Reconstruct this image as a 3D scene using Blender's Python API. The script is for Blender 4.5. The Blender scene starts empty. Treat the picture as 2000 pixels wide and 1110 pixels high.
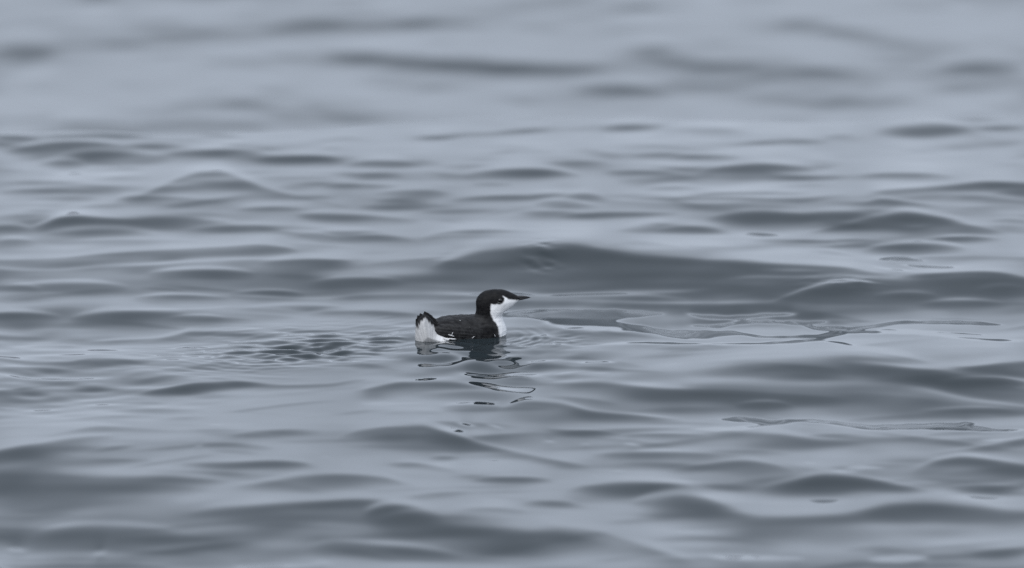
import bpy, math
import numpy as np

# ------------------------------------------------------------------ camera, sky, light
sc = bpy.context.scene
RAD = math.radians
F_PX = 15000.0                 # focal length in photograph pixels (2000 x 1110)
DIST = 15.0                    # metres to the bird
DEP = RAD(13.0)                # depression of the line of sight to the bird
SWELL = 0.35                    # the bird rides near the top of a long swell
CAM_H = DIST * math.sin(DEP) + SWELL
BIRD_Y = 662.0
PITCH = DEP - math.atan((BIRD_Y - 555.0) / F_PX)
cam_d = bpy.data.cameras.new('camera')
cam = bpy.data.objects.new('camera', cam_d)
sc.collection.objects.link(cam)
cam.location = (0, 0, CAM_H)
cam.rotation_euler = (math.pi / 2 - PITCH, 0, 0)
cam_d.sensor_width = 36.0
cam_d.lens = 36.0 * F_PX / 2000.0
cam_d.clip_start = 0.1
cam_d.clip_end = 20000.0
cam_d.dof.use_dof = True
cam_d.dof.focus_distance = 14.85
cam_d.dof.aperture_fstop = cam_d.lens / 1000.0 / 0.095
sc.camera = cam

SUN_EL, SUN_AZ = RAD(48), RAD(205)      # high veiled sun behind the camera
world = bpy.data.worlds.new('World'); sc.world = world
world.use_nodes = True
wn = world.node_tree; wn.nodes.clear()
def N(nt, kind, **kw):
    n = nt.nodes.new(kind)
    for k, v in kw.items():
        setattr(n, k, v)
    return n
sky = N(wn, 'ShaderNodeTexSky', sky_type='NISHITA', sun_disc=False, sun_elevation=SUN_EL, sun_rotation=SUN_AZ, dust_density=4.0)
hsv = N(wn, 'ShaderNodeHueSaturation'); hsv.inputs['Saturation'].default_value = 0.30
geo = N(wn, 'ShaderNodeTexCoord')
sep = N(wn, 'ShaderNodeSeparateXYZ')
mapn = N(wn, 'ShaderNodeMapping'); mapn.inputs['Scale'].default_value = (1.5, 1.5, 4.0)
noi = N(wn, 'ShaderNodeTexNoise'); noi.inputs['Scale'].default_value = 1.6; noi.inputs['Detail'].default_value = 4.0
ramp = N(wn, 'ShaderNodeValToRGB')
ramp.color_ramp.elements[0].position = 0.25; ramp.color_ramp.elements[0].color = (8.75, 9.9, 11.8, 1)
ramp.color_ramp.elements[1].position = 0.75; ramp.color_ramp.elements[1].color = (10.15, 11.35, 13.25, 1)
mix = N(wn, 'ShaderNodeMix', data_type='RGBA'); mix.inputs['Factor'].default_value = 0.85
bg = N(wn, 'ShaderNodeBackground'); bg.inputs['Strength'].default_value = 0.10
wo = N(wn, 'ShaderNodeOutputWorld')
L = wn.links.new
L(sky.outputs['Color'], hsv.inputs['Color'])
L(geo.outputs['Generated'], mapn.inputs['Vector']); L(mapn.outputs['Vector'], noi.inputs['Vector'])
L(noi.outputs['Fac'], ramp.inputs['Fac'])
L(hsv.outputs['Color'], mix.inputs['A']); L(ramp.outputs['Color'], mix.inputs['B'])
grad = N(wn, 'ShaderNodeMapRange', interpolation_type='SMOOTHSTEP')      # thin overcast, a little brighter low down
for k_, v_ in (('From Min', 0.0), ('From Max', 0.55), ('To Min', 1.12), ('To Max', 0.97)): grad.inputs[k_].default_value = v_
vm = N(wn, 'ShaderNodeVectorMath', operation='SCALE')
L(geo.outputs['Generated'], sep.inputs['Vector']); L(sep.outputs['Z'], grad.inputs['Value'])
L(mix.outputs['Result'], vm.inputs[0]); L(grad.outputs['Result'], vm.inputs['Scale'])
L(vm.outputs['Vector'], bg.inputs['Color']); L(bg.outputs['Background'], wo.inputs['Surface'])

sun_d = bpy.data.lights.new('sun', 'SUN'); sun_d.energy = 1.5; sun_d.angle = RAD(40); sun_d.color = (1.0, 0.97, 0.93)
sun = bpy.data.objects.new('sun', sun_d); sc.collection.objects.link(sun)
sun.location = (0, -5, 10)
# the lamp shines along -Z; the sun stands at azimuth SUN_AZ (clockwise from +Y)
sx, sy, sz = math.cos(SUN_EL) * math.sin(SUN_AZ), math.cos(SUN_EL) * math.cos(SUN_AZ), math.sin(SUN_EL)
from mathutils import Vector
sun.rotation_euler = Vector((sx, sy, sz)).to_track_quat('Z', 'Y').to_euler()

vs = sc.view_settings
vs.view_transform = 'Standard'; vs.look = 'None'; vs.gamma = 1.0; vs.exposure = 0.0; vs.use_curve_mapping = False
sc.render.engine = 'CYCLES'
sc.cycles.use_denoising = False
sc.cycles.max_bounces = 6

# ------------------------------------------------------------------ helpers
rng = np.random.default_rng(7)
def mesh_obj(name, verts, faces, mat, parent=None, smooth=True):
    me = bpy.data.meshes.new(name)
    verts = np.asarray(verts, dtype=np.float32); faces = np.asarray(faces, dtype=np.int32)
    nv, nf, k = len(verts), len(faces), faces.shape[1]
    me.vertices.add(nv); me.vertices.foreach_set('co', verts.ravel())
    me.loops.add(nf * k); me.loops.foreach_set('vertex_index', faces.ravel())
    me.polygons.add(nf); me.polygons.foreach_set('loop_start', np.arange(nf, dtype=np.int32) * k)
    me.update(calc_edges=True)
    if smooth:
        me.polygons.foreach_set('use_smooth', np.ones(nf, dtype=bool))
    me.materials.append(mat)
    o = bpy.data.objects.new(name, me); sc.collection.objects.link(o)
    if parent is not None:
        o.parent = parent
    return o
def set_attr(o, name, val):
    a = o.data.attributes.new(name, 'FLOAT', 'POINT')
    a.data.foreach_set('value', np.asarray(val, dtype=np.float32))
def smoothstep(a, b, x):
    t = np.clip((x - a) / (b - a), 0, 1)
    return t * t * (3 - 2 * t)
def principled(name):
    m = bpy.data.materials.new(name); m.use_nodes = True
    return m, m.node_tree, m.node_tree.nodes['Principled BSDF']

# ------------------------------------------------------------------ water surface
# Crests read off the photograph: each ridge is a list of (x, y, face height, steepness) along its crest,
# the steep face falling towards the viewer below it.
R = []
def ridge(pts, e=0.12):
    R.append((np.array(pts, float), e))
def bump(x, y, wl, wr, H, t, dl=None, dr=None, e=0.09):
    dl = 0.30 * H if dl is None else dl
    dr = 0.30 * H if dr is None else dr
    pts = []
    for u in (-1, -.75, -.5, -.25, 0, .25, .5, .75, 1):
        w, d = (wl, dl) if u < 0 else (wr, dr)
        pts.append((x + u * w, y + d * u * u, H * (1 - .55 * u * u), t * (1 - u * u) ** .8))
    ridge(pts, e)
# far water
for a in [(301,34,75,70,22,.42),(40,83,140,85,45,.75),(328,104,90,60,22,.5),(432,113,60,100,26,.65),(560,112,130,110,24,.5),
 (720,102,110,160,34,.7,5,15),(900,115,180,160,38,.8,10,8),(1090,125,170,120,28,.65),(856,68,40,40,20,.42),(1270,80,65,55,28,.65,6,14),
 (1210,164,110,110,28,.8),(1030,198,60,60,20,.22),(250,156,55,45,18,.35),(420,178,100,80,18,.35),(480,194,150,95,22,.55),(345,193,80,70,18,.35),
 (150,238,70,220,16,.65),(620,250,70,60,12,.35),(690,238,45,110,12,.45),(855,262,55,55,12,.38),(1060,248,100,110,16,.4),
 (1250,237,85,65,22,.62,15,3),(1510,32,120,140,24,.6),(1660,56,70,70,16,.35),(1765,80,90,50,16,.42),(1920,116,95,95,38,.8),(1870,162,50,70,20,.28),
 (1685,152,100,80,24,.28),(1545,193,120,110,22,.4),(1655,186,60,70,14,.28),(1985,200,90,60,26,.6),(1540,229,75,110,14,.6),(1400,246,110,75,26,.72),
 (1790,243,90,125,27,.8),(1968,245,65,60,14,.6),(1930,-8,120,90,24,.4),(1310,-5,90,80,20,.3),(620,2,80,80,18,.25),(560,50,60,50,20,.2),(60,30,110,120,22,.18),
 (1060,48,70,60,18,.18),(1120,75,60,50,16,.15),(730,160,60,60,14,.2),(60,160,80,60,16,.15),(160,200,80,70,14,.15),(1500,100,90,80,20,.15),(1440,160,70,60,16,.12)]:
    bump(*a[:5], a[5] * .74, *a[6:], e=.28)
# middle distance
for a in [(25,265,50,55,16,.45),(135,264,60,60,8,.35),(150,276,155,115,24,.62,22,14),(205,297,115,135,36,.5,15,12),(125,314,60,45,20,.45),(240,328,100,75,10,.32),
 (290,281,60,100,14,.42,2,8),(430,292,135,125,24,.58,10,14),(597,304,115,75,22,.58),(522,289,35,40,8,.28),(650,286,32,45,14,.42),
 (70,353,95,115,12,.38,3,2),(85,369,105,155,14,.38),(130,384,85,65,10,.32),(240,344,65,85,14,.32),
 (425,352,80,95,32,.45),(255,383,28,130,12,.42),(560,344,105,115,16,.42),(640,355,95,65,12,.48),(570,363,42,52,8,.24),(615,382,55,45,10,.32),
 (70,409,45,45,10,.32),(200,400,55,45,7,.28),(535,404,85,75,16,.38),(640,415,65,95,20,.42),(20,441,60,45,25,.38),
 (318,426,185,175,34,.45,2,18),(510,441,165,175,24,.48,10,10),(200,450,135,125,38,.35),(25,467,45,45,20,.42),(260,469,155,185,18,.35),
 (740,314,68,90,18,.6,6,6),(853,266,65,45,12,.32),(775,287,75,75,10,.28),(828,301,65,65,10,.42),(980,284,115,125,22,.42),(970,292,45,45,10,.3),
 (1300,298,75,75,16,.42),(745,335,45,45,10,.38),(700,337,65,95,10,.38,-4,8),(690,359,65,95,12,.52),(1030,329,135,115,30,.6,12,16),(920,321,65,65,10,.32),(1130,314,85,65,8,.38),
 (1240,333,65,135,22,.48,0,14),(960,357,45,45,8,.32),(820,371,95,65,20,.42),(1000,381,135,85,14,.58,12,-2),(1085,377,52,34,10,.55),(1135,377,32,54,18,.58,4,12),
 (1085,392,44,85,18,.38,4,12),(775,401,85,75,10,.42),(870,410,55,55,8,.28),(1075,412,65,95,14,.38,2,8),(1200,415,115,135,12,.58,8,0),(1320,364,65,65,14,.42),(1290,386,65,85,6,.55),
 (690,421,125,135,22,.48,-6,10),(680,451,105,115,22,.42),(930,448,115,145,28,.52,16,6),(1290,436,95,135,32,.42,18,10),(1245,473,75,105,26,.52,6,14),
 (1590,489,48,95,18,.42,4,14),(1795,476,115,95,28,.62,14,8),(1565,468,95,75,10,.38),(1457,498,65,55,8,.28),
 (1490,320,130,115,30,.65,16,12),(1610,343,125,65,12,.52,-6,0),(1765,337,115,115,22,.58,8,6),(1380,302,75,75,12,.48),(1540,273,85,95,12,.28),(1815,310,85,65,8,.28),(1605,313,40,35,8,.28),(1985,319,55,40,10,.32),
 (1590,359,75,65,8,.32),(1990,372,55,45,14,.38),(1970,391,85,65,16,.2),(1700,409,125,105,8,.22),(1490,416,115,105,30,.52,10,6),(1640,415,85,85,20,.38),(1880,463,75,105,16,.52),(1990,427,65,40,16,.42),(1350,444,75,75,28,.32),(1665,467,65,65,8,.32)]:
    bump(*a)
ridge([(215,392,8,0),(260,385,18,.35),(310,365,35,.45),(350,346,45,.5),(390,336,55,.5),(425,335,56,.5),(470,348,44,.5),(520,368,28,.45),(580,382,14,.25),(620,388,8,0)], .06)
ridge([(55,446,8,0),(90,435,24,.6),(120,424,34,.75),(150,421,36,.8),(190,425,32,.6),(250,430,26,.45),(300,430,20,0)], .07)
ridge([(-60,512,30,.3),(0,509,30,.3),(120,503,30,.38),(220,494,34,.42),(330,487,36,.45),(436,481,32,.5),(503,477,30,.62),(550,482,22,.5),(590,491,10,0)], .05)
ridge([(1680,376,8,0),(1730,371,16,.52),(1850,363,18,.58),(1930,355,18,.68),(2060,360,14,.5)])
ridge([(1310,387,6,.2),(1400,376,12,.58),(1480,374,12,.48),(1560,376,8,.38),(1620,378,5,0)])
ridge([(1330,388,5,0),(1430,385,10,.52),(1560,387,9,.52),(1640,379,8,.32),(1690,375,5,0)])
ridge([(1610,393,8,0),(1690,394,12,.42),(1722,389,14,.64),(1780,395,10,.48),(1840,402,5,0)])
ridge([(1560,458,10,0),(1640,442,20,.42),(1720,424,35,.62),(1775,417,46,.9),(1830,424,40,.74),(1900,439,35,.48),(1970,456,16,0)], .08)
# the tall wave behind the bird
ridge([(835,526,24,0),(880,508,50,.42),(948,490,90,.6),(1050,480,110,.72),(1112,474,120,.8),(1180,487,110,.78),(1250,500,100,.8),(1330,505,90,.88),(1464,512,80,.82),(1560,516,70,.78),(1640,520,54,.6),(1715,533,36,.3),(1770,542,24,0)], .06)
ridge([(640,532,60,0),(760,528,75,.38),(900,510,115,.48),(1200,500,120,.48),(1500,520,105,.48),(1800,540,90,.45),(2060,548,80,.45)], .2)
ridge([(1490,596,8,0),(1545,577,18,.42),(1590,562,22,.62),(1631,554,27,.82),(1680,552,25,.72),(1715,557,14,.2),(1735,561,8,0)], .06)
ridge([(1725,546,24,0),(1800,536,38,.42),(1916,530,46,.68),(2060,546,40,.4)], .08)
for a in [(1770,573,70,70,20,.38),(1880,588,90,90,20,.38),(1960,560,60,60,26,.3),(400,527,115,105,26,.46),(150,553,155,105,26,.36),(610,505,105,85,30,.62,8,6),(535,569,95,65,16,.42),(340,577,85,115,20,.52),
 (700,544,95,95,25,.38),(20,558,70,70,40,.32),(20,611,70,105,30,.52),(250,609,115,125,38,.46,14,2),(390,617,65,55,14,.4),(590,597,125,105,20,.32),(120,675,85,45,10,.28),(720,606,130,110,30,.40),(820,640,50,60,12,.2)]:
    bump(*a)
ridge([(165,669,8,0),(230,665,14,.38),(300,662,14,.38),(340,655,20,.48),(375,648,26,.58),(450,648,24,.52),(540,652,16,.42),(610,656,8,0)], .08)
ridge([(-60,696,8,.4),(0,701,8,.42),(60,706,8,.42),(130,707,6,.32),(190,698,16,.48),(240,700,12,.38),(275,707,5,0)], .1)
ridge([(-60,500,90,.26),(200,500,100,.30),(450,500,110,.30),(650,520,100,.28),(760,540,70,0)], .2)
ridge([(-60,420,60,.18),(150,425,70,.26),(400,430,60,.22),(600,440,50,0)], .2)
ridge([(-60,590,50,.2),(150,600,60,.25),(400,605,50,.2),(560,610,40,0)], .2)
bump(925, 705, 190, 170, 62, .20, 2, 2, .3)
bump(940, 772, 140, 130, 30, .28, 3, 3, .2)
bump(965, 890, 70, 70, 18, .22, 2, 2, .2)
# near water
ridge([(265,772,8,0),(320,760,20,.42),(390,748,26,.58),(450,745,20,.52),(560,752,14,.52),(640,750,12,.42),(700,742,10,.22),(735,740,8,0)], .1)
for a in [(205,759,65,45,8,.28),(235,784,85,105,10,.32),(310,799,115,115,16,.36),(100,803,35,35,6,.32),(30,832,55,65,10,.38),(240,897,65,65,6,.28),(565,837,48,70,14,.32),
 (200,1028,125,165,40,.36),(775,988,65,85,45,.75),(950,991,75,85,30,.5),(710,799,65,85,16,.32),(920,791,65,65,18,.38,4,4),(868,891,30,34,9,.42),(1010,932,95,75,16,.58),
 (1130,841,65,85,14,.38,-4,8),(1300,847,95,85,12,.38),(1280,883,125,130,18,.48),(1325,968,95,85,50,.62),(1935,740,115,85,24,.7),(1495,786,65,55,18,.5),(1900,799,115,105,20,.36),
 (1915,949,75,85,14,.42),(1970,1073,85,80,25,.38),(1075,978,65,55,20,.32),(170,1102,190,180,20,.4),(560,1106,110,110,14,.4),(1130,733,60,60,8,.15),(1080,712,60,50,14,.22)]:
    bump(*a)
ridge([(410,809,6,0),(500,797,8,.38),(600,785,8,.32),(690,780,6,0)])
ridge([(530,821,6,0),(600,815,10,.32),(680,805,10,.32),(745,798,6,0)])
ridge([(75,851,10,0),(130,842,20,.38),(200,832,26,.48),(260,835,18,.38),(330,840,10,.22),(385,842,8,0)])
ridge([(-60,880,30,.5),(0,874,30,.54),(60,868,30,.54),(140,858,24,.42),(220,850,14,.2),(265,848,10,0)])
ridge([(175,881,8,0),(230,872,8,.32),(275,868,6,0)])
ridge([(335,905,8,0),(420,904,14,.42),(540,900,18,.54),(590,903,14,.42),(625,912,6,0)])
ridge([(-60,924,70,.8),(0,925,70,.85),(100,927,70,.85),(200,931,60,.75),(320,933,45,.68),(400,936,30,.48),(465,941,20,0)], .08)
ridge([(-60,960,90,.35),(200,970,100,.42),(400,975,80,.36),(500,980,60,.2),(600,985,40,0)], .2)
ridge([(400,955,20,0),(500,945,25,.32),(600,930,35,.38),(660,926,36,.42),(750,932,28,.48),(800,945,15,.2),(835,951,10,0)], .1)
ridge([(370,1001,20,0),(450,992,40,.45),(540,985,50,.78),(620,980,40,.7),(700,975,35,.6),(780,980,30,.3),(825,986,20,0)], .12)
ridge([(715,1021,20,0),(800,1010,40,.5),(900,1020,60,.58),(1000,1030,70,.72),(1080,1035,50,.6),(1150,1050,30,.3),(1205,1061,20,0)], .2)
ridge([(595,1071,10,0),(660,1060,30,.36),(750,1065,30,.46),(850,1075,20,.32),(905,1086,10,0)])
ridge([(245,1081,8,0),(330,1074,12,.42),(430,1062,14,.32),(505,1055,10,0)])
ridge([(685,766,14,0),(730,757,26,.62),(800,746,30,.55),(880,747,32,.70),(950,756,26,.55),(1030,768,12,0)], .09)
ridge([(970,802,14,0),(1030,784,28,.42),(1090,788,26,.42),(1160,805,20,.42),(1250,812,16,.42),(1340,821,10,0)], .1)
ridge([(950,748,10,0),(1060,748,14,.28),(1160,748,24,.42),(1300,760,28,.52),(1400,764,26,.52),(1470,768,24,.48),(1600,775,20,.22),(1660,781,10,0)])
ridge([(655,857,12,0),(710,840,28,.34),(770,832,44,.48),(820,832,48,.5),(870,843,40,.68),(930,865,24,.42),(1000,882,20,.48),(1090,900,16,.48),(1155,911,8,0)], .08)
ridge([(750,905,6,0),(800,904,14,.48),(860,912,12,.38),(915,923,6,0)])
ridge([(1090,964,20,0),(1140,948,40,.42),(1220,942,45,.66),(1300,945,45,.66),(1370,962,50,.4),(1420,975,40,0)], .1)
ridge([(1250,988,40,0),(1330,975,60,.5),(1400,985,80,.76),(1480,1005,70,.8),(1560,1005,60,.8),(1660,1000,60,.8),(1740,985,60,.88),(1820,982,60,.92),(1900,985,55,.8),(1980,995,50,.6),(2060,1002,40,.5)], .15)
ridge([(1470,956,20,0),(1540,942,30,.46),(1610,929,40,.7),(1680,935,30,.6),(1760,950,20,.42),(1825,961,10,0)], .1)
ridge([(1300,919,10,0),(1380,907,18,.38),(1450,901,26,.48),(1500,906,18,.38),(1550,918,8,0)], .1)
ridge([(1775,919,14,0),(1830,900,24,.52),(1875,893,30,.58),(1950,902,28,.52),(2060,918,25,.4)], .1)
ridge([(1810,887,8,0),(1900,875,14,.38),(1980,862,16,.52),(2060,855,14,.5)])
ridge([(1320,851,14,0),(1420,843,34,.32),(1520,848,34,.42),(1600,860,20,.32),(1690,863,10,0)])
ridge([(1630,708,20,0),(1720,716,30,.5),(1800,722,32,.76),(1880,718,42,.86),(1960,708,42,.8),(2060,696,45,.8)], .1)
ridge([(1370,701,14,0),(1500,688,20,.42),(1600,684,26,.52),(1680,685,30,.66),(1760,697,30,.55),(1830,712,20,.2),(1860,718,14,0)], .1)
ridge([(1330,721,20,0),(1480,708,40,.4),(1650,705,60,.45),(1800,730,60,.4),(1900,750,60,.38),(2060,762,60,.4)], .2)
ridge([(1320,746,20,0),(1450,755,40,.4),(1600,765,50,.4),(1750,770,60,.4),(1900,790,30,.36),(2060,802,20,.3)], .2)
ridge([(1040,1020,30,0),(1100,1025,40,.42),(1200,1045,40,.46),(1300,1080,30,.32),(1360,1098,20,0)], .12)

# calm slicks tilted a little away, which mirror the low land at the horizon: (points (x, y), half widths)
S = []
def slick(pts, w=4.0, a=1.0):
    S.append((np.array(pts, float), w, a))
slick([(995,612,5),(1040,614,9),(1080,617,13),(1130,622,17),(1180,620,16),(1230,614,8),(1300,613,2)])
slick([(1060,630,8),(1130,634,12),(1200,638,10),(1260,644,7),(1320,655,5),(1345,665,3)])
slick([(1338,612,1.5),(1375,619,5),(1430,621,5),(1500,616,4.5),(1560,614,3)])
slick([(1345,636,2),(1400,638,4),(1450,630,5),(1500,629,4),(1560,631,4.5),(1625,628,1.5)])
slick([(1165,673,2.5),(1250,670,3),(1350,672,2.5),(1450,672,3),(1550,668,4),(1600,663,4),(1650,650,3)])
slick([(1300,652,6),(1380,654,8),(1430,652,5),(1500,659,3),(1600,657,4),(1640,646,5)])
slick([(1560,632,4),(1600,642,4),(1660,643,4),(1720,636,4),(1760,630,4),(1850,630,4),(1960,635,3)])
slick([(1640,646,4),(1720,650,3),(1800,652,3),(1900,662,3),(2010,668,3)])
slick([(1700,644,2),(1760,646,3),(1850,650,2),(1930,655,1.5)])
slick([(1600,666,2),(1640,670,2.5),(1672,677,2)])
slick([(1030,708,3),(1100,706,2.5),(1140,706,3),(1210,709,1.5)])
slick([(1080,733,2),(1130,728,3),(1195,728,1.5)])
slick([(1020,738,4),(1060,740,3.5),(1092,741,2)])
slick([(1040,654,2),(1070,658,2.5),(1100,661,2),(1135,662,1.5)])
slick([(1712,507,2),(1760,507,3),(1812,510,2)])
slick([(1750,515,1.5),(1800,521,2.5),(1870,523,1.5)])
slick([(1700,520,1.5),(1740,526,2),(1790,530,1.5)])
slick([(1400,820,2),(1450,820,6),(1500,826,6),(1560,822,4),(1640,828,5),(1700,836,6),(1780,834,5),(1850,834,8),(1900,838,6),(1945,841,3),(2010,843,3)])
slick([(1345,838,1.5),(1400,839,4),(1460,836,4),(1510,824,3)])
slick([(1870,826,3),(1900,828,4)])
slick([(1640,915,2),(1670,913,4),(1725,914,2)])
slick([(1612,920,1.5),(1650,921,2.5),(1682,921,1.5)])
slick([(1565,903,1.5),(1595,906,2)])
slick([(1900,862,1.5),(1940,860,2.5),(2010,855,2)])
slick([(1380,1088,3),(1450,1090,5),(1570,1091,3)])
slick([(1688,1093,4),(1745,1092,8),(1805,1090,6)])
slick([(15,1077,2),(40,1076,4),(65,1077,2)])
slick([(190,1081,2),(202,1081,4),(214,1080,2)])
slick([(460,1108,3),(600,1106,4),(635,1099,6),(660,1104,4)])
slick([(810,822,2),(816,825,2)])
slick([(835,812,1.5),(845,813,1.5)])
slick([(890,826,1.5),(915,830,3),(932,833,1.5)])
slick([(880,836,1.5),(895,840,3.5),(912,845,1.5)])
slick([(950,828,1.5),(968,833,2.5),(985,838,1)])
slick([(1062,862,2),(1085,863,2)])
slick([(1135,867,1.5),(1150,868,2)])
slick([(1215,866,1.5),(1235,868,2.5),(1252,873,1.5)])
slick([(1155,931,2),(1165,929,2)])
slick([(1195,922,1),(1215,919,2)])
slick([(385,873,1.5),(398,870,2.5)])
slick([(630,893,1.5),(645,893,1.5)])
slick([(965,786,1.5),(972,785,1.5)])
slick([(410,828,2),(440,832,2)])
slick([(700,790,2),(745,789,4),(790,788,2),(840,787,1.5)], a=.7)
slick([(320,683,1.5),(360,681,3),(440,687,2)], a=.8)
slick([(220,605,1),(300,604,2),(380,603,1.5),(465,597,1.5)], a=.7)

def interp_smooth(xq, xs, vals):
    """piecewise cubic Hermite with limited slopes"""
    d = np.diff(vals) / np.diff(xs)
    m = np.zeros(len(xs)); m[1:-1] = np.where(d[:-1] * d[1:] > 0, 2 * d[:-1] * d[1:] / (d[:-1] + d[1:] + 1e-12), 0)
    m[0], m[-1] = d[0], d[-1]
    i = np.clip(np.searchsorted(xs, xq) - 1, 0, len(xs) - 2)
    h = xs[i + 1] - xs[i]; t = np.clip((xq - xs[i]) / h, 0, 1)
    return ((1 + 2 * t) * (1 - t) ** 2 * vals[i] + t * (1 - t) ** 2 * h * m[i]
            + t * t * (3 - 2 * t) * vals[i + 1] + t * t * (t - 1) * h * m[i + 1])

# columns fan out from below the viewpoint, rows run away from it
NC = 860
kk = np.linspace(-1180, 1180, NC) / F_PX / math.cos(PITCH)
rows = np.arange(1290, -221, -1.0)
bb = (555 - rows) / F_PX
tanp = (math.sin(PITCH) - bb * math.cos(PITCH)) / (math.cos(PITCH) + bb * math.sin(PITCH))
PX = 1000 + F_PX * kk[None, :] * (math.cos(PITCH) + bb * math.sin(PITCH))[:, None]
PXc = 1000 + F_PX * kk * math.cos(PITCH)
NR = len(rows)
T = np.ones((NR, NC), dtype=np.float64)          # product of (1 - t)
LIT = np.zeros((NR, NC))                         # flat strips along the crests
def window(x0, x1, y0, y1):
    j0 = max(0, np.searchsorted(PXc, x0 - 12)); j1 = min(NC, np.searchsorted(PXc, x1 + 12))
    i0 = max(0, int(1290 - y1 - 2)); i1 = min(NR, int(1290 - y0 + 3))
    return slice(i0, max(i0, i1)), slice(j0, max(j0, j1))
def add_ridge(p, e):
    if p[0, 0] <= -50: p = np.vstack([[-460, p[0, 1], p[0, 2], 0], p])
    if p[-1, 0] >= 2050: p = np.vstack([p, [2460, p[-1, 1], p[-1, 2], 0]])
    Hm = p[:, 2].max()
    wi = window(p[0, 0], p[-1, 0], p[:, 1].min() - Hm * .5, p[:, 1].max() + Hm * 3.4)
    X = PX[wi]; Yp = rows[wi[0]][:, None]
    if X.size == 0: return
    xs = p[:, 0]
    inside = (X > xs[0]) & (X < xs[-1])
    yc = interp_smooth(X, xs, p[:, 1]); H = interp_smooth(X, xs, p[:, 2]); t = interp_smooth(X, xs, p[:, 3])
    v = (Yp - yc) / np.maximum(H, 3)
    t = np.where(inside, np.clip(t, 0, .97), 0)
    prof = smoothstep(-e, e * 1.6, v) * (.60 * (1 - smoothstep(.25, 1.3, v)) + .40 * np.exp(-np.maximum(v, 0) / 1.6) * (1 - smoothstep(2.0, 3.4, v)))
    top = np.exp(-((v + e + .10) / .16) ** 2) * np.clip(1.1 * t, 0, .55)     # the flat back of the crest lies over what is behind it
    T[wi] = (1 - (1 - T[wi]) * (1 - top)) * (1 - t * prof)
    LIT[wi] = np.maximum(LIT[wi] * (1 - smoothstep(-e, e, v) * (t > .05)), t * np.exp(-((v + e + .10) / .15) ** 2))
# lesser wavelets between the big ones
for y in np.sort(rng.uniform(-60, 1150, 520)):
    x = rng.uniform(-120, 2120)
    sc_ = .5 + .9 * (y + 60) / 1200
    w = rng.uniform(45, 150) * sc_; H = rng.uniform(4, 13) * sc_; t = rng.uniform(.10, .34); tl_ = rng.normal(0, .07) * w
    add_ridge(np.array([(x + u * w, y + .35 * H * u * u + tl_ * u, H * (1 - .5 * u * u), t * (1 - u * u)) for u in (-1, -.6, -.2, .2, .6, 1)]), .12)
for _ in range(130):
    x = rng.uniform(-100, 2100); y = rng.uniform(-150, 235)
    bump(x, y, rng.uniform(35, 120), rng.uniform(35, 120), rng.uniform(9, 24), rng.uniform(.10, .34), e=.25)
# long low crests that tie the short ones together
for y in np.linspace(268, 592, 24) + rng.normal(0, 6, 24):
    x0 = rng.uniform(-250, 1700); n_ = rng.integers(7, 11); sc_ = .6 + .7 * y / 1110; step_ = rng.uniform(70, 115) * sc_
    if 600 < y < 690 and x0 + n_ * step_ > 980: continue
    yy_ = y + np.cumsum(rng.normal(0, 4.5 * sc_, n_)); tt_ = rng.uniform(.12, .36, n_); tt_[0] = tt_[-1] = 0
    ridge(np.stack([x0 + step_ * np.arange(n_), yy_, rng.uniform(14, 30, n_) * sc_, tt_], 1), .08)
R.sort(key=lambda r: r[0][:, 1].mean())
for p, e in R:
    add_ridge(p, e)
# margins outside the frame: the same kind of waves at random
for _ in range(330):
    x = rng.uniform(-300, 2300); y = rng.uniform(-220, 1290)
    if -60 < x < 2060 and -20 < y < 1120: continue
    s = .6 + .8 * (y + 200) / 1400
    w = rng.uniform(60, 150) * s; H = rng.uniform(12, 40) * s
    dx = [(x + u * w, y + .3 * H * u * u, H * (1 - .5 * u * u), rng.uniform(.3, .8) * (1 - u * u)) for u in (-1, -.5, 0, .5, 1)]
    if dx[0][0] < 2005 and dx[-1][0] > -5 and -10 < y < 1110: continue
    add_ridge(np.array(dx), .15)
T = 1 - T
SLA, SLB = np.zeros((NR, NC)), np.zeros((NR, NC))     # slick weights: long ones, short ones
for p, w, a in S:
    SL = SLA if p[-1, 0] - p[0, 0] > 90 else SLB
    wi = window(p[:, 0].min(), p[:, 0].max(), p[:, 1].min() - 25, p[:, 1].max() + 25)
    X = PX[wi]; Yp = rows[wi[0]][:, None]
    if X.size == 0: continue
    yc = interp_smooth(X, p[:, 0], p[:, 1]); hw = interp_smooth(X, p[:, 0], p[:, 2])
    hw = hw * 1.0 + .8 * np.sin(X * .13 + p[0, 1]) * np.minimum(1, hw / 4)
    tl = min(22.0, .35 * (p[-1, 0] - p[0, 0]))
    tap = np.clip((X - p[0, 0]) / tl, 0, 1) * np.clip((p[-1, 0] - X) / tl, 0, 1)
    hw = hw * np.sqrt(tap) - 1.2 * (1 - tap) ** 2
    ins = smoothstep(0, .12, tap)
    SL[wi] = np.maximum(SL[wi], a * ins * (1 - smoothstep(-1.2, 1.2, np.abs(Yp - yc) - hw)))

def rand_waves(X, Yw, lam0, lam1, n, rms, seed, spread=70, smallest=None):
    r = np.random.default_rng(seed); z = np.zeros_like(X)
    for _ in range(n):
        lam = math.exp(r.uniform(math.log(lam0), math.log(lam1)))
        if smallest is not None and lam < smallest: continue
        th = RAD(r.normal(90, spread)); k = 2 * math.pi / lam
        z += rms / k * math.sqrt(2 / n) * np.sin(k * (X * math.cos(th) + Yw * math.sin(th)) + r.uniform(0, 6.283))
    return z
SL = np.maximum(SLA, SLB)
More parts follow.
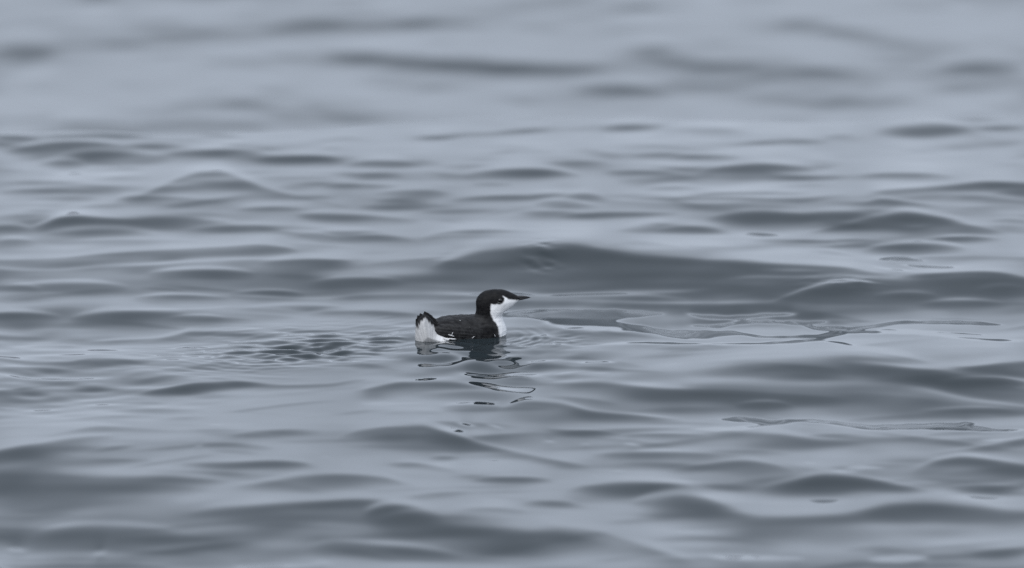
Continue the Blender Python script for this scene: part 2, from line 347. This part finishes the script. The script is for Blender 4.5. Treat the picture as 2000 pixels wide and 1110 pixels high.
# integrate the slopes away from the viewer into real heights
SL_RANGE = RAD(25.0)
Yflat = np.repeat(((CAM_H - SWELL) / tanp)[:, None], NC, 1)
def unit(a): return a / a.std()
mid = unit(rand_waves(Yflat * kk[None, :], Yflat, .20, .8, 60, 1.0, 77, 32))
wide = unit(rand_waves(Yflat * kk[None, :], Yflat, .7, 2.0, 40, 1.0, 79, 38))
fine = unit(rand_waves(Yflat * kk[None, :], Yflat, .08, .24, 50, 1.0, 78, 30))
T = np.minimum(T + (.11 * mid + .05 * fine + .07 * wide) * (1 - .6 * np.clip(SL, 0, 1)) - .16 * LIT * (1 - SL), 1)
E_MIN, E_SLICK = RAD(3.3), RAD(0.8)      # elevations of what the calmest water and the slicks mirror
def shape_slope(t, sl, base, phi_):
    lo = np.tan(-(phi_ - E_MIN) / 2); w = .026
    s_ = lo + w * np.logaddexp(0, (np.tan(SL_RANGE * (t - base)) - lo) / w)
    return s_ * (1 - sl) + sl * (np.tan(-(phi_ - E_SLICK) / 2) - .004)
core_T = T[180:1290, 60:800]; core_S = SL[180:1290, 60:800]; core_p = np.arctan(tanp)[180:1290, None]
b0, b1 = 0.0, .8
for _ in range(20):
    bm = .5 * (b0 + b1)
    if shape_slope(core_T, core_S, bm, core_p).mean() > 0: b0 = bm
    else: b1 = bm
BASE = bm
# a long swell carries the near water; behind its crest the surface falls out of sight
YC, GAP, DROP = 16.80, 3.6, .80
def big_swell(Yw, X=0.0):
    """falls away behind a rounded, slightly wandering crest"""
    d_ = Yw - YC - .10 * np.sin(1.9 * X + .5) - .06 * np.sin(4.7 * X + 2.0)
    f = np.clip(.006 * np.logaddexp(0, d_ / .006) / GAP, 0, 1)
    out = SWELL - DROP * (f + .07 * np.sin(math.pi * f))
    return out * (1 - smoothstep(24, 50, Yw)) * smoothstep(2, 10, Yw)
def bilinear(A, r, c):
    r = np.clip(r, 0, A.shape[0] - 1.001); c = np.clip(c, 0, A.shape[1] - 1.001)
    i_, j_ = r.astype(int), c.astype(int); u, v = r - i_, c - j_
    return (A[i_, j_] * (1 - u) + A[i_ + 1, j_] * u) * (1 - v) + (A[i_, j_ + 1] * (1 - u) + A[i_ + 1, j_ + 1] * u) * v
sP, cP = math.sin(PITCH), math.cos(PITCH)
def to_pixel(X, Yw, Zw):
    t_ = (CAM_H - Zw) / Yw                      # tangent of the angle below the horizon
    b_ = (sP - t_ * cP) / (cP + t_ * sP)
    return 1000 + F_PX * X / Yw * (cP + b_ * sP), 555 - F_PX * b_, t_
def solve(dx, dy, Zstart, n_it, damp):
    """heights whose slope away from the viewer is the one read off, with gentle sideways slopes"""
    gx = np.arange(-2.05, 2.05, dx); gy = np.arange(11.4, 25.6, dy)
    X, Yw = np.meshgrid(gx, gy); Zb = big_swell(Yw, X)
    Zc = np.zeros_like(X) if Zstart is None else Zstart(Yw, X)
    kx = 2 * math.pi * np.fft.rfftfreq(len(gx), dx)[None, :]; ky = 2 * math.pi * np.fft.fftfreq(len(gy), dy)[:, None]
    H = -1j * ky / (ky ** 2 + .04 * kx ** 2 + .8) * np.exp(-.5 * ((ky * .006) ** 2 + (kx * .003) ** 2))
    hid = 1 - smoothstep(YC - .03, YC + .03, Yw - .10 * np.sin(1.9 * X + .5) - .06 * np.sin(4.7 * X + 2.0)) * (1 - smoothstep(YC + GAP - .25, YC + GAP, Yw))
    edge = smoothstep(11.4, 11.9, Yw) * (1 - smoothstep(24.9, 25.6, Yw)) * smoothstep(-2.05, -1.8, X) * (1 - smoothstep(1.8, 2.05, X))
    for _ in range(n_it):
        px_, py_, t_ = to_pixel(X, Yw, Zc + Zb)
        r_ = 1290 - py_; c_ = (px_ - PXc[0]) / (PXc[1] - PXc[0])
        s_ = shape_slope(bilinear(T, r_, c_), bilinear(SL, r_, c_), BASE, np.arctan(t_)) * hid * edge
        Zn = np.fft.irfft2(np.fft.rfft2(s_) * H, s=X.shape)
        Zc = Zc + damp * (Zn - Zc)
    return gy, gx, Zc
def sampler(gy, gx, A):
    return lambda yy, xx: bilinear(A, (yy - gy[0]) / (gy[1] - gy[0]), (xx - gx[0]) / (gx[1] - gx[0]))
gy, gx, Zc = solve(.012, .014, None, 14, .5)
gy, gx, Zc = solve(.005, .0055, sampler(gy, gx, Zc), 3, .7)
Zsurf = sampler(gy, gx, Zc)
print('waves', Zc.std(), Zc.min(), Zc.max(), 'base', BASE)
def pix_to_surface(px, py):
    b_ = (555 - py) / F_PX; t_ = (sP - b_ * cP) / (cP + b_ * sP); k_ = (px - 1000) / F_PX / (cP + b_ * sP)
    yy = np.arange(12.2, 20.0, .002); xx = k_ * yy
    zz = Zsurf(yy, xx) + big_swell(yy, xx)
    i_ = int(np.argmax(CAM_H - yy * t_ < zz))
    return np.array([xx[i_], yy[i_], zz[i_]])
bird_at = pix_to_surface(900, 655); bird_at[2] -= .0030
print('bird at', bird_at)

# world rows: fine round the bird, then coarser
def spaced():
    ys = [12.0]
    while ys[-1] < 24.6:
        y = ys[-1]
        near = -.85 < y - bird_at[1] < .95
        ys.append(y + (.0046 if near else .005 if YC - .25 < y < YC + .30 else .0098 * (y / 14.0) ** 2))
    return np.array(ys)
yr = spaced()
Xr = yr[:, None] * kk[None, :]; Yr = np.repeat(yr[:, None], NC, 1)
Zr = Zsurf(Yr, Xr) + big_swell(Yr, Xr)
def swell(X, Yw, cell=None):
    """open water of the same character: many short waves on a few longer ones; waves too short for the mesh fade out"""
    r = np.random.default_rng(11); z = np.zeros_like(X); n = 70
    for q in range(n):
        lam = math.exp(r.uniform(math.log(.22), math.log(1.7))); th = RAD(r.normal(90, 34)); k = 2 * math.pi / lam
        a_ = .105 / k * math.sqrt(2 / n)
        if cell is not None: a_ = a_ / (1 + (3.0 * cell / lam) ** 4)
        z += a_ * np.sin(k * (X * math.cos(th) + Yw * math.sin(th)) + r.uniform(0, 6.283))
    return z
# blend to open water at the rim of the surveyed patch
ue = smoothstep(0, .10, np.minimum(np.arange(NC), NC - 1 - np.arange(NC)) / NC)[None, :]
ve = (smoothstep(0, .55, yr - yr[0]) * smoothstep(0, 1.2, yr[-1] - yr))[:, None]
wz = ue * ve
Zr = Zr * wz + (swell(Xr, Yr) + big_swell(Yr, Xr)) * (1 - wz)
# faint ripple everywhere, livelier in the bird's trail
Zr += rand_waves(Xr, Yr,   .06, .35, 40, .004, 21, 60)
lx, ly = Xr - bird_at[0], Yr - bird_at[1]
ly_true = ly; ly = ly * 1.31          # the pattern was paced out for a lower eye
trail = np.exp(-((ly + .03 - .42 * (lx + .09)) / .20) ** 2) * smoothstep(-.60, -.30, lx) * (1 - smoothstep(-.10, .02, lx))
front = np.exp(-((lx - .02) / .15) ** 2) * smoothstep(-.58, -.25, ly) * (1 - smoothstep(.0, .12, ly))
far_trail = np.exp(-((ly + .45) / .45) ** 2) * (1 - smoothstep(-.75, -.2, lx)) * .55
patch = rand_waves(Xr, Yr, .25, .8, 12, .5, 33)
trail = np.maximum(trail, far_trail) * np.clip(.75 + 6 * patch, 0.15, 1.3)
Zr += trail * rand_waves(Xr, Yr, .05, .16, 50, .09, 31, 32)
core = np.exp(-((ly + .05 - .66 * (lx + .09)) / .12) ** 2) * smoothstep(-.56, -.34, lx) * (1 - smoothstep(-.12, -.02, lx)) + .8 * np.exp(-((ly + .07) / .10) ** 2 - ((lx - .02) / .13) ** 2)
core = core + .32 * np.exp(-((ly + .02 - .40 * (lx + .09)) / .22) ** 2) * smoothstep(-.75, -.45, lx) * (1 - smoothstep(-.16, -.06, lx))
Zr += core * np.clip(.9 + 5 * patch, .3, 1.4) * rand_waves(Xr, Yr, .024, .060, 110, .15, 32, 26)
Zr += front * rand_waves(Xr, Yr, .065, .15, 40, .115, 38, 55)
Zr += front * rand_waves(Xr, Yr, .035, .07, 40, .08, 36, 45) * smoothstep(-.42, -.08, ly)
ly = ly_true
# cat's paws: two little patches of capillary ripples on the tall wave
for (qx, qy, wx_, wy_, lam_, amp_) in ((1060, 497, .035, .07, .030, .0007), (1640, 548, .07, .04, .022, .0003), (1095, 668, .05, .05, .022, .0004)):
    c_ = pix_to_surface(qx, qy); ux, uy = Xr - c_[0], Yr - c_[1]
    Zr += amp_ * np.exp(-(ux / wx_) ** 2 - (uy / wy_) ** 2) * rand_waves(ux, uy, lam_ * .8, lam_ * 2.0, 16, 1.0, int(qx), 30) * 2 * math.pi / lam_ * .8
Zr += front * rand_waves(Xr, Yr, .09, .30, 24, .065, 35, 75)
# rings pushed out by the breast
cx, cy = .055, .005
rr = np.hypot(lx - cx, ly - cy); aa = np.arctan2(ly - cy, lx - cx)
sect = np.exp(-((aa + .45) / .75) ** 2)
Zr += sect * np.exp(-((rr - .085) / .045) ** 2) * .0007 * np.sin(rr * 2 * math.pi / .021 + 1.5 * np.sin(3 * aa))
Zr += np.exp(-((rr - .30) / .16) ** 2) * np.exp(-((aa + 1.4) / .6) ** 2) * .0016 * np.sin(rr * 2 * math.pi / .115)
foot = np.exp(-(((lx * math.cos(.3) + ly * math.sin(.3)) / .12) ** 4 + ((ly * math.cos(.3) - lx * math.sin(.3) - .006) / .050) ** 4))
Zr = Zr + .75 * foot * (bird_at[2] + .0030 - Zr)
wverts = np.stack([Xr, Yr, Zr], -1).reshape(-1, 3)
nr = len(yr)
idx = np.arange(nr * NC).reshape(nr, NC)
def quads(ix):
    return np.stack([ix[:-1, :-1], ix[:-1, 1:], ix[1:, 1:], ix[1:, :-1]], -1).reshape(-1, 4)
allv = [wverts]; allf = [quads(idx)]; off = nr * NC
def graded(start, step, ratio, reach):
    out = [start]; st = step
    while out[-1] < reach:
        out.append(out[-1] + st); st *= ratio
    return np.array(out)
def strip(ygrid, kgrid):
    """open water round the patch, on the same fan of rows and columns"""
    global off
    Yg = np.repeat(ygrid[:, None], len(kgrid), 1); Xg = Yg * kgrid[None, :]
    cell = np.maximum(np.gradient(ygrid)[:, None], .5 * np.gradient(kgrid)[None, :] * Yg)
    Zg = swell(Xg, Yg, cell) + big_swell(Yg, Xg)
    allv.append(np.stack([Xg, Yg, Zg], -1).reshape(-1, 3))
    ix = np.arange(Yg.size).reshape(Yg.shape) + off
    allf.append(quads(ix)); off += Yg.size
k_mid = graded(kk[-1], .0030, 1.035, .45)
k_out = np.append(k_mid, graded(k_mid[-1], k_mid[-1] - k_mid[-2], 1.16, 2.4)[1:])
y_near = 2 * yr[0] - graded(yr[0], .010, 1.035, 2 * yr[0] - 1.5)[::-1]
y_far = graded(yr[-1], .03, 1.07, 9000.0)
y_all = np.concatenate([y_near[:-1], yr, y_far[1:]])
strip(y_near, kk); strip(y_far, kk)
strip(y_all, -k_out[::-1]); strip(y_all, k_out)

mw, nt, bs = principled('sea_water')
bs.inputs['Base Color'].default_value = (.020, .027, .031, 1)
bs.inputs['Roughness'].default_value = .012
bs.inputs['IOR'].default_value = 1.333
sea = mesh_obj('sea', np.concatenate(allv), np.concatenate(allf), mw)
sea['kind'] = 'structure'

# ------------------------------------------------------------------ low land on the horizon, beyond the top of the frame
mh, nt, bs = principled('hazy_land')
bs.inputs['Base Color'].default_value = (.29, .30, .325, 1); bs.inputs['Roughness'].default_value = .95
nx, ny = 260, 24
hx = np.linspace(-5200, 5200, nx); hy = np.linspace(4200, 6800, ny)
HX, HY = np.meshgrid(hx, hy)
prof = np.sin(np.linspace(0, math.pi, ny))[:, None] ** .7
sil = 135 + 26 * np.sin(HX / 640 + 1) + 17 * np.sin(HX / 270 + 2.2) + 9 * np.sin(HX / 95 + HY / 300) + 5 * np.sin(HX / 41 + HY / 90)
HZ = prof * sil - 6
ix = np.arange(nx * ny).reshape(ny, nx)
hills = mesh_obj('hills', np.stack([HX, HY, HZ], -1).reshape(-1, 3), quads(ix), mh)
hills['kind'] = 'structure'

# ------------------------------------------------------------------ the seabird
def surface_nets(f, lo, hi, h):
    lo = np.array(lo, float); n = np.ceil((np.array(hi) - lo) / h).astype(int) + 1
    g = [lo[a] + np.arange(n[a]) * h for a in range(3)]
    P = np.stack(np.meshgrid(*g, indexing='ij'), -1)
    v = f(P[..., 0], P[..., 1], P[..., 2])
    ins = v < 0
    cs = tuple(m - 1 for m in n)
    num = np.zeros(cs + (3,)); cnt = np.zeros(cs)
    corners = [(i, j, k) for i in (0, 1) for j in (0, 1) for k in (0, 1)]
    def sub(a, c): return a[c[0]:c[0] + cs[0], c[1]:c[1] + cs[1], c[2]:c[2] + cs[2]]
    for a in range(8):
        for b in range(a + 1, 8):
            d = [corners[b][q] - corners[a][q] for q in range(3)]
            if sum(map(abs, d)) != 1: continue
            va, vb = sub(v, corners[a]), sub(v, corners[b])
            cross = (va < 0) != (vb < 0)
            t = np.where(cross, va / np.where(cross, va - vb, 1), 0)
            for q in range(3):
                num[..., q] += np.where(cross, corners[a][q] + t * d[q], 0)
            cnt += cross
    act = cnt > 0
    vid = -np.ones(cs, int); vid[act] = np.arange(act.sum())
    I = np.argwhere(act)
    verts = lo + (I + num[act] / cnt[act][:, None]) * h
    faces = []
    for ax in range(3):
        u, w = (ax + 1) % 3, (ax + 2) % 3
        sl0 = [slice(1, cs[q]) for q in range(3)]; sl1 = [slice(1, cs[q]) for q in range(3)]
        sl0[ax] = slice(0, cs[ax]); sl1[ax] = slice(1, cs[ax] + 1)
        a = ins[tuple(sl0)]; b = ins[tuple(sl1)]
        ed = np.argwhere(a != b); flip = a[a != b]
        base = ed.copy()
        for q in range(3):
            if q != ax: base[:, q] += 1
        def cell(du, dw):
            c = base.copy(); c[:, u] -= du; c[:, w] -= dw
            return vid[c[:, 0], c[:, 1], c[:, 2]]
        q4 = np.stack([cell(0, 0), cell(1, 0), cell(1, 1), cell(0, 1)], -1)
        q4 = np.where(flip[:, None], q4, q4[:, ::-1])
        faces.append(q4[(q4 >= 0).all(1)])
    return verts, np.concatenate(faces)
def smin(a, b, k):
    h = np.clip(.5 + .5 * (b - a) / k, 0, 1)
    return b + (a - b) * h - k * h * (1 - h)
def ell(x, y, z, c, r, yaw=0., p=2.0, pitch=0.):
    x, y, z = x - c[0], y - c[1], z - c[2]
    cy_, sy_ = math.cos(yaw), math.sin(yaw); x, y = x * cy_ + y * sy_, -x * sy_ + y * cy_
    cp, sp = math.cos(pitch), math.sin(pitch); x, z = x * cp + z * sp, -x * sp + z * cp
    q = (np.abs(x / r[0]) ** p + np.abs(y / r[1]) ** p + np.abs(z / r[2]) ** p) ** (1 / p)
    return (q - 1) * min(r) * (.5 + .5 * np.clip(q, 0, 1.0))
def cone(x, y, z, a, b, ra, rb, ysq=1.0):
    a, b = np.array(a, float), np.array(b, float); d = b - a
    px, py, pz = x - a[0], y - a[1], z - a[2]
    t = np.clip((px * d[0] + py * d[1] + pz * d[2]) / (d @ d), 0, 1)
    return np.sqrt((px - t * d[0]) ** 2 + ((py - t * d[1]) * ysq) ** 2 + (pz - t * d[2]) ** 2) - (ra + (rb - ra) * t)
def poly_sd(px, pz, poly):
    poly = np.array(poly, float); d = np.full(px.shape, 1e9); ins = np.zeros(px.shape, bool)
    for i in range(len(poly)):
        a, b = poly[i], poly[(i + 1) % len(poly)]
        ex, ez = b - a; wx, wzz = px - a[0], pz - a[1]
        t = np.clip((wx * ex + wzz * ez) / (ex * ex + ez * ez), 0, 1)
        d = np.minimum(d, np.hypot(wx - t * ex, wzz - t * ez))
        c = ((a[1] <= pz) & (b[1] > pz)) | ((b[1] <= pz) & (a[1] > pz))
        xc = a[0] + (pz - a[1]) / np.where(abs(ez) < 1e-9, 1e-9, ez) * ex
        ins ^= c & (px < xc)
    return np.where(ins, -d, d)
YAW = RAD(18)
def body_sdf(x, y, z):
    b = ell(x, y, z, (11, 4, 5), (79, 37, 36), YAW, 2.9, RAD(-2.5))
    br = ell(x, y, z, (56, 10, 12), (26, 27, 33))
    b = smin(b, br, 12)
    neck = cone(x, y, z, (53, 8, 22), (56, 2, 60), 28, 24.5, 1.25)
    b = smin(b, neck, 8)
    head = ell(x, y, z, (68, 0, 73), (36, 18, 22), 0, 2.1)
    face = cone(x, y, z, (84, 0, 76), (112, 0, 77.5), 15.5, 4.6, 1.1)
    chin = cone(x, y, z, (72, 0, 58), (106, 0, 73), 15, 4.2, 1.15)
    h = smin(smin(head, face, 7), chin, 7)
    return smin(b, h, 9)
bv, bf = surface_nets(body_sdf, (-78, -52, -30), (124, 62, 104), 1.5)
r2 = np.random.default_rng(3)
def vnoise(P, scale, seed, stretch=(1, 1, 1)):
    q = P * np.array(stretch) / scale; o = np.zeros(len(P)); r = np.random.default_rng(seed)
    for _ in range(10):
        k = r.normal(size=3) * 2.2; o += np.sin(q @ k + r.uniform(0, 6.28))
    return o / 3.2
WHITE = [(114,73),(104,73.6),(95,74),(91.5,76.6),(88,79),(84.5,80.6),(82.5,81.2),(84,79.4),(85.4,77),(85.3,72.5),(83.5,67),(77,64.5),(67,64.5),(61,65.5),(59,60),(59,54),(58.5,46),(60,41),(63,35),(68,28),(71.5,22),(74,14),(75,4),(76,-8),(100,-10),(110,30),(116,60)]
n1 = vnoise(bv, 4.0, 1); n2 = vnoise(bv, 9.0, 2); n3 = vnoise(bv, 2.2, 5, (.5, 1, 1))
wsd = poly_sd(bv[:, 0] + .7 * n1, bv[:, 2] - .225 * np.abs(bv[:, 1]) + .5 * n3, WHITE)
white = 1 - smoothstep(-1.7, 1.7, wsd)
belly = 1 - smoothstep(-8, -5, bv[:, 2])
white = np.maximum(white, belly)
white = np.maximum(white, (.011 + .009 * n2 + .006 * n1).clip(0, 1) * smoothstep(52, 40, bv[:, 2]))
# feathers lie a little uneven
nrm = np.zeros_like(bv)
fn = np.cross(bv[bf[:, 2]] - bv[bf[:, 0]], bv[bf[:, 3]] - bv[bf[:, 1]])
for q in range(4): np.add.at(nrm, bf[:, q], fn)
nrm /= np.linalg.norm(nrm, axis=1)[:, None] + 1e-9
back = smoothstep(58, 40, bv[:, 0] * 0 + bv[:, 2])
bv2 = bv + nrm * ((.25 * n1 + .35 * n2) * (.4 + .6 * back))[:, None]

mp, nt, bs = principled('plumage')
at = N(nt, 'ShaderNodeAttribute', attribute_name='white')
tc = N(nt, 'ShaderNodeTexCoord')
no = N(nt, 'ShaderNodeTexNoise'); no.inputs['Scale'].default_value = 240.0; no.inputs['Detail'].default_value = 5.0
mpn = N(nt, 'ShaderNodeMapping'); mpn.inputs['Scale'].default_value = (.45, 1, 1)
rb = N(nt, 'ShaderNodeValToRGB')
rb.color_ramp.elements[0].position = .35; rb.color_ramp.elements[0].color = (.003, .003, .004, 1)
rb.color_ramp.elements[1].position = .72; rb.color_ramp.elements[1].color = (.014, .0135, .0138, 1)
rw = N(nt, 'ShaderNodeValToRGB')
rw.color_ramp.elements[0].position = .30; rw.color_ramp.elements[0].color = (.80, .805, .815, 1)
rw.color_ramp.elements[1].position = .70; rw.color_ramp.elements[1].color = (.90, .90, .90, 1)
mx = N(nt, 'ShaderNodeMix', data_type='RGBA')
bmp = N(nt, 'ShaderNodeBump'); bmp.inputs['Strength'].default_value = .22; bmp.inputs['Distance'].default_value = .0012
l = nt.links.new
l(tc.outputs['Object'], mpn.inputs['Vector']); l(mpn.outputs['Vector'], no.inputs['Vector'])
l(no.outputs['Fac'], rb.inputs['Fac']); l(no.outputs['Fac'], rw.inputs['Fac'])
l(at.outputs['Fac'], mx.inputs['Factor']); l(rb.outputs['Color'], mx.inputs['A']); l(rw.outputs['Color'], mx.inputs['B'])
l(mx.outputs['Result'], bs.inputs['Base Color']); l(no.outputs['Fac'], bmp.inputs['Height']); l(bmp.outputs['Normal'], bs.inputs['Normal'])
bs.inputs['Roughness'].default_value = .62; bs.inputs['Specular IOR Level'].default_value = .15
mk, nt, bs = principled('black_horn')
bs.inputs['Base Color'].default_value = (.010, .010, .012, 1); bs.inputs['Roughness'].default_value = .38
me_, nt, bs = principled('dark_eye')
bs.inputs['Base Color'].default_value = (.004, .003, .003, 1); bs.inputs['Roughness'].default_value = .08
ml, nt, bs = principled('pale_eyelid')
bs.inputs['Base Color'].default_value = (.12, .125, .13, 1); bs.inputs['Roughness'].default_value = .7

root = bpy.data.objects.new('seabird', None); sc.collection.objects.link(root)
root.empty_display_size = .1
root.location = tuple(bird_at)
root['label'] = 'small black and white seabird with cocked tail swimming on grey water'
root['category'] = 'bird'
MM = .001
body = mesh_obj('body', bv2 * MM, bf, mp, root); set_attr(body, 'white', white)

# beak: upper and lower mandible lofted from rings
def loft(rings, seg=14):
    v = []; f = []
    for (cx_, cz_, ry, rz) in rings:
        for s in range(seg):
            a = 2 * math.pi * s / seg
            v.append((cx_, ry * math.cos(a), cz_ + rz * math.sin(a)))
    for i in range(len(rings) - 1):
        for s in range(seg):
            f.append((i * seg + s, i * seg + (s + 1) % seg, (i + 1) * seg + (s + 1) % seg, (i + 1) * seg + s))
    return np.array(v), np.array(f)
v, f = loft([(102,79.4,5.0,3.6),(110,79.4,4.2,3.4),(116,79.3,3.4,3.2),(123,79.3,2.7,2.9),(130,79.2,1.9,2.0),(134.5,78.8,1.2,1.1),(137.6,78.2,.15,.15)])
mesh_obj('upper_beak', v * MM, f, mk, root)
v, f = loft([(104,75.4,4.2,2.8),(112,75.3,3.3,2.7),(119,75.8,2.5,2.3),(126,76.7,1.8,1.6),(132,77.5,1.1,.9),(135.8,78.0,.2,.15)])
mesh_obj('lower_beak', v * MM, f, mk, root)

# eyes
def uvs(c, r, sc3=(1, 1, 1), nu=20, nv=12):
    v = []; f = []
    for i in range(nv + 1):
        th = math.pi * i / nv
        for j in range(nu):
            ph = 2 * math.pi * j / nu
            v.append((c[0] + r * sc3[0] * math.sin(th) * math.cos(ph), c[1] + r * sc3[1] * math.sin(th) * math.sin(ph), c[2] + r * sc3[2] * math.cos(th)))
    for i in range(nv):
        for j in range(nu):
            f.append((i * nu + j, i * nu + (j + 1) % nu, (i + 1) * nu + (j + 1) % nu, (i + 1) * nu + j))
    return np.array(v), np.array(f)
def skin_y(x, z, side):
    ys = np.linspace(0, 40, 400) * side
    s = body_sdf(np.full(400, x), ys, np.full(400, z))
    i = np.argmax(s > 0)
    return ys[i]
for side in (-1, 1):
    ey = skin_y(76.0, 76.6, side)
    v, f = uvs((77.0, ey - side * 2.9, 76.4), 5.0, (1.05, 1, .92))
    e = mesh_obj('eye', v * MM, f, me_, root)
    for (a0, a1, rr_) in ((205, 290, 5.2),):
        pts = []
        for a in np.linspace(RAD(a0), RAD(a1), 9):
            X_, Z_ = 77.0 + rr_ * 1.05 * math.cos(a), 76.4 + rr_ * .95 * math.sin(a)
            pts.append((X_, skin_y(X_, Z_, side) + side * .25, Z_))
        pts = np.array(pts); v = []; f = []
        for i, p in enumerate(pts):
            w = .75 * math.sin(math.pi * (i + .6) / (len(pts) + .2)); t = pts[min(i + 1, len(pts) - 1)] - pts[max(i - 1, 0)]; t /= np.linalg.norm(t)
            n_ = np.array((0, side, 0.)); b_ = np.cross(t, n_)
            for s in range(6):
                a = 2 * math.pi * s / 6; v.append(p + w * (math.cos(a) * b_ + math.sin(a) * n_ * .7))
        for i in range(len(pts) - 1):
            for s in range(6):
                f.append((i * 6 + s, i * 6 + (s + 1) % 6, (i + 1) * 6 + (s + 1) % 6, (i + 1) * 6 + s))
        mesh_obj('eyelid', np.array(v) * MM, np.array(f), ml, e)

# folded wings
def wing_sdf(side):
    def s(x, y, z):
        w = ell(x, y, z, (6 + (side > 0) * -12, side * 22 + 2, 15), (66, 17, 18), YAW, 2.3, RAD(-5))
        return w
    return s
for side in (-1, 1):
    sdf = wing_sdf(side)
    v, f = surface_nets(sdf, (-80, -75, -12), (90, 75, 44), 1.7)
    # overlapping quills drawn as long low ridges
    u = (v[:, 2] - 8 + .16 * v[:, 0]); q = np.abs(((u / 6.5) % 1) - .5) * 2
    v = v + np.array((0, side * 1., .25))[None, :] * (1.1 * q ** 2 * smoothstep(40, 10, v[:, 0]))[:, None]
    o = mesh_obj('wing', v * MM, f, mp, root)
    nn = vnoise(v, 3.0, 40)
    set_attr(o, 'white', (.012 + .008 * nn + .012 * q).clip(0, 1))

# undertail coverts: a white dome facing backwards, towards the left of the picture
UT = [(-86,-12),(-88.5,8),(-88,21),(-86,33),(-82,43),(-76,49),(-70,51.5),(-64,48.5),(-56,40),(-48,31),(-40,21),(-30,13),(-22,8),(-18,-12)]
def tail_plane(x, z): return -37 + .10 * (x + 60) + .12 * z
def covert_sdf(x, y, z):
    d = poly_sd(x, z, UT)
    yy = (y - tail_plane(x, z)) / 13.0
    return d + 8.5 * yy * yy - 1.0
v, f = surface_nets(covert_sdf, (-94, -64, -14), (-12, -8, 58), 1.3)
d = poly_sd(v[:, 0], v[:, 2], UT)
ang = np.arctan2(v[:, 0] + 58, v[:, 2] + 40)
streak = np.sin(ang * 62 + 1.5 * np.sin(ang * 23)) * .5 + np.sin(ang * 131 + 2) * .3
v = v + np.array((0, -1., 0))[None, :] * (.35 * streak)[:, None]
edge = smoothstep(22, 36, v[:, 2] + 6 * streak) * smoothstep(-7.0, -2.5, d + 2.2 * streak)
rightedge = smoothstep(-4.5, -2.0, d + 1.2 * streak) * smoothstep(-66, -60, v[:, 0]) * smoothstep(4, 9, v[:, 2])
dark = np.maximum(edge, rightedge)
dark = np.maximum(dark, smoothstep(1.5, 4, v[:, 1] - tail_plane(v[:, 0], v[:, 2])) * (v[:, 2] > 8))
ut = mesh_obj('undertail_coverts', v * MM, f, mp, root); set_attr(ut, 'white', (1 - dark) * (.47 + .09 * streak + .38 * smoothstep(-56, -40, v[:, 0]) * smoothstep(22, 10, v[:, 2])))

# tail quills fanned behind the coverts, black
def feather(base, tip, wid, name, wh=0.0, thick=1.2, bow=3.0):
    base, tip = np.array(base, float), np.array(tip, float); d = tip - base; Ln = np.linalg.norm(d); d /= Ln
    n_ = np.array((.15, -1., .25)); n_ -= d * (n_ @ d); n_ /= np.linalg.norm(n_); b_ = np.cross(d, n_)
    v = []; f = []; M = 12; W = 7
    for i in range(M + 1):
        t = i / M
        w = wid * (.45 + .55 * math.sin(min(1, t * 1.3) * math.pi / 2)) * (math.sqrt(max(0.0, 1 - ((t - .72) / .28) ** 2)) if t > .72 else 1)
        for j in range(W):
            s = (j / (W - 1) - .5) * 2
            for side in (1, -1):
                v.append(base + d * Ln * t + b_ * w * .5 * s + n_ * (side * thick * .5 * (1 - s * s * .8) - bow * t * t * .4 + .6 * (1 - abs(s))))
    def id_(i, j, k): return (i * W + j) * 2 + k
    for i in range(M):
        for j in range(W - 1):
            f.append((id_(i, j, 0), id_(i, j + 1, 0), id_(i + 1, j + 1, 0), id_(i + 1, j, 0)))
            f.append((id_(i, j, 1), id_(i + 1, j, 1), id_(i + 1, j + 1, 1), id_(i, j + 1, 1)))
        for j, s in ((0, 0), (W - 1, 1)):
            f.append((id_(i, j, 0), id_(i + 1, j, 0), id_(i + 1, j, 1), id_(i, j, 1)))
    o = mesh_obj(name, np.array(v) * MM, np.array(f), mp, root)
    set_attr(o, 'white', np.full(len(v), wh)); return o
for (tx, tz, w) in ((-88,36,11),(-87.5,43,11),(-84.5,49.5,11),(-79.5,53.5,11),(-70.5,57,12),(-66,55,12),(-60,51,12),(-53.5,45,12),(-46,36.5,12)):
    feather((-56 + .25 * (tx + 68), -32, 9), (tx, tail_plane(tx, tz) + 4, tz), w, 'tail_feather')
# long dark edge feathers from the tail root down to the water, then white flank wisps
feather((-60, -36, 40), (-6, -42, 10), 7, 'rump_feather')
feather((-52, -37, 30), (-16, -45, 7), 5, 'rump_feather')
for b_, t_, w in (((-34,-43,17),(-12,-47,11),1.6),((-18,-46,12),(-15,-48,20),1.2),((-36,-44,7),(-8,-49,6),2.2),((-44,-45,11),(-60,-49,6),2.5),
                  ((22,-41,6),(27,-42,10),1.2),((68,-18,4),(66,-22,9),1.4),((-34,-48,8),(-22,-50,5),4)):
    feather(b_, t_, w, 'flank_feather', wh=.75, thick=.7, bow=1)
# beads of water on the back
md, nt, bs = principled('water_bead')
bs.inputs['Base Color'].default_value = (.75, .78, .8, 1); bs.inputs['Roughness'].default_value = .1; bs.inputs['IOR'].default_value = 1.33
for (x, z, r_) in ((-1,38.0,.8),(18,26,.45)):
    y0 = min([y for y in np.linspace(-60, 0, 240) if min(body_sdf(np.array([x]), np.array([y]), np.array([z]))[0], wing_sdf(-1)(np.array([x]), np.array([y]), np.array([z]))[0]) < 0] or [-20])
    v, f = uvs((x, y0, z), r_, (1, .7, 1), 8, 5)
    mesh_obj('water_bead', v * MM, f, md, root)
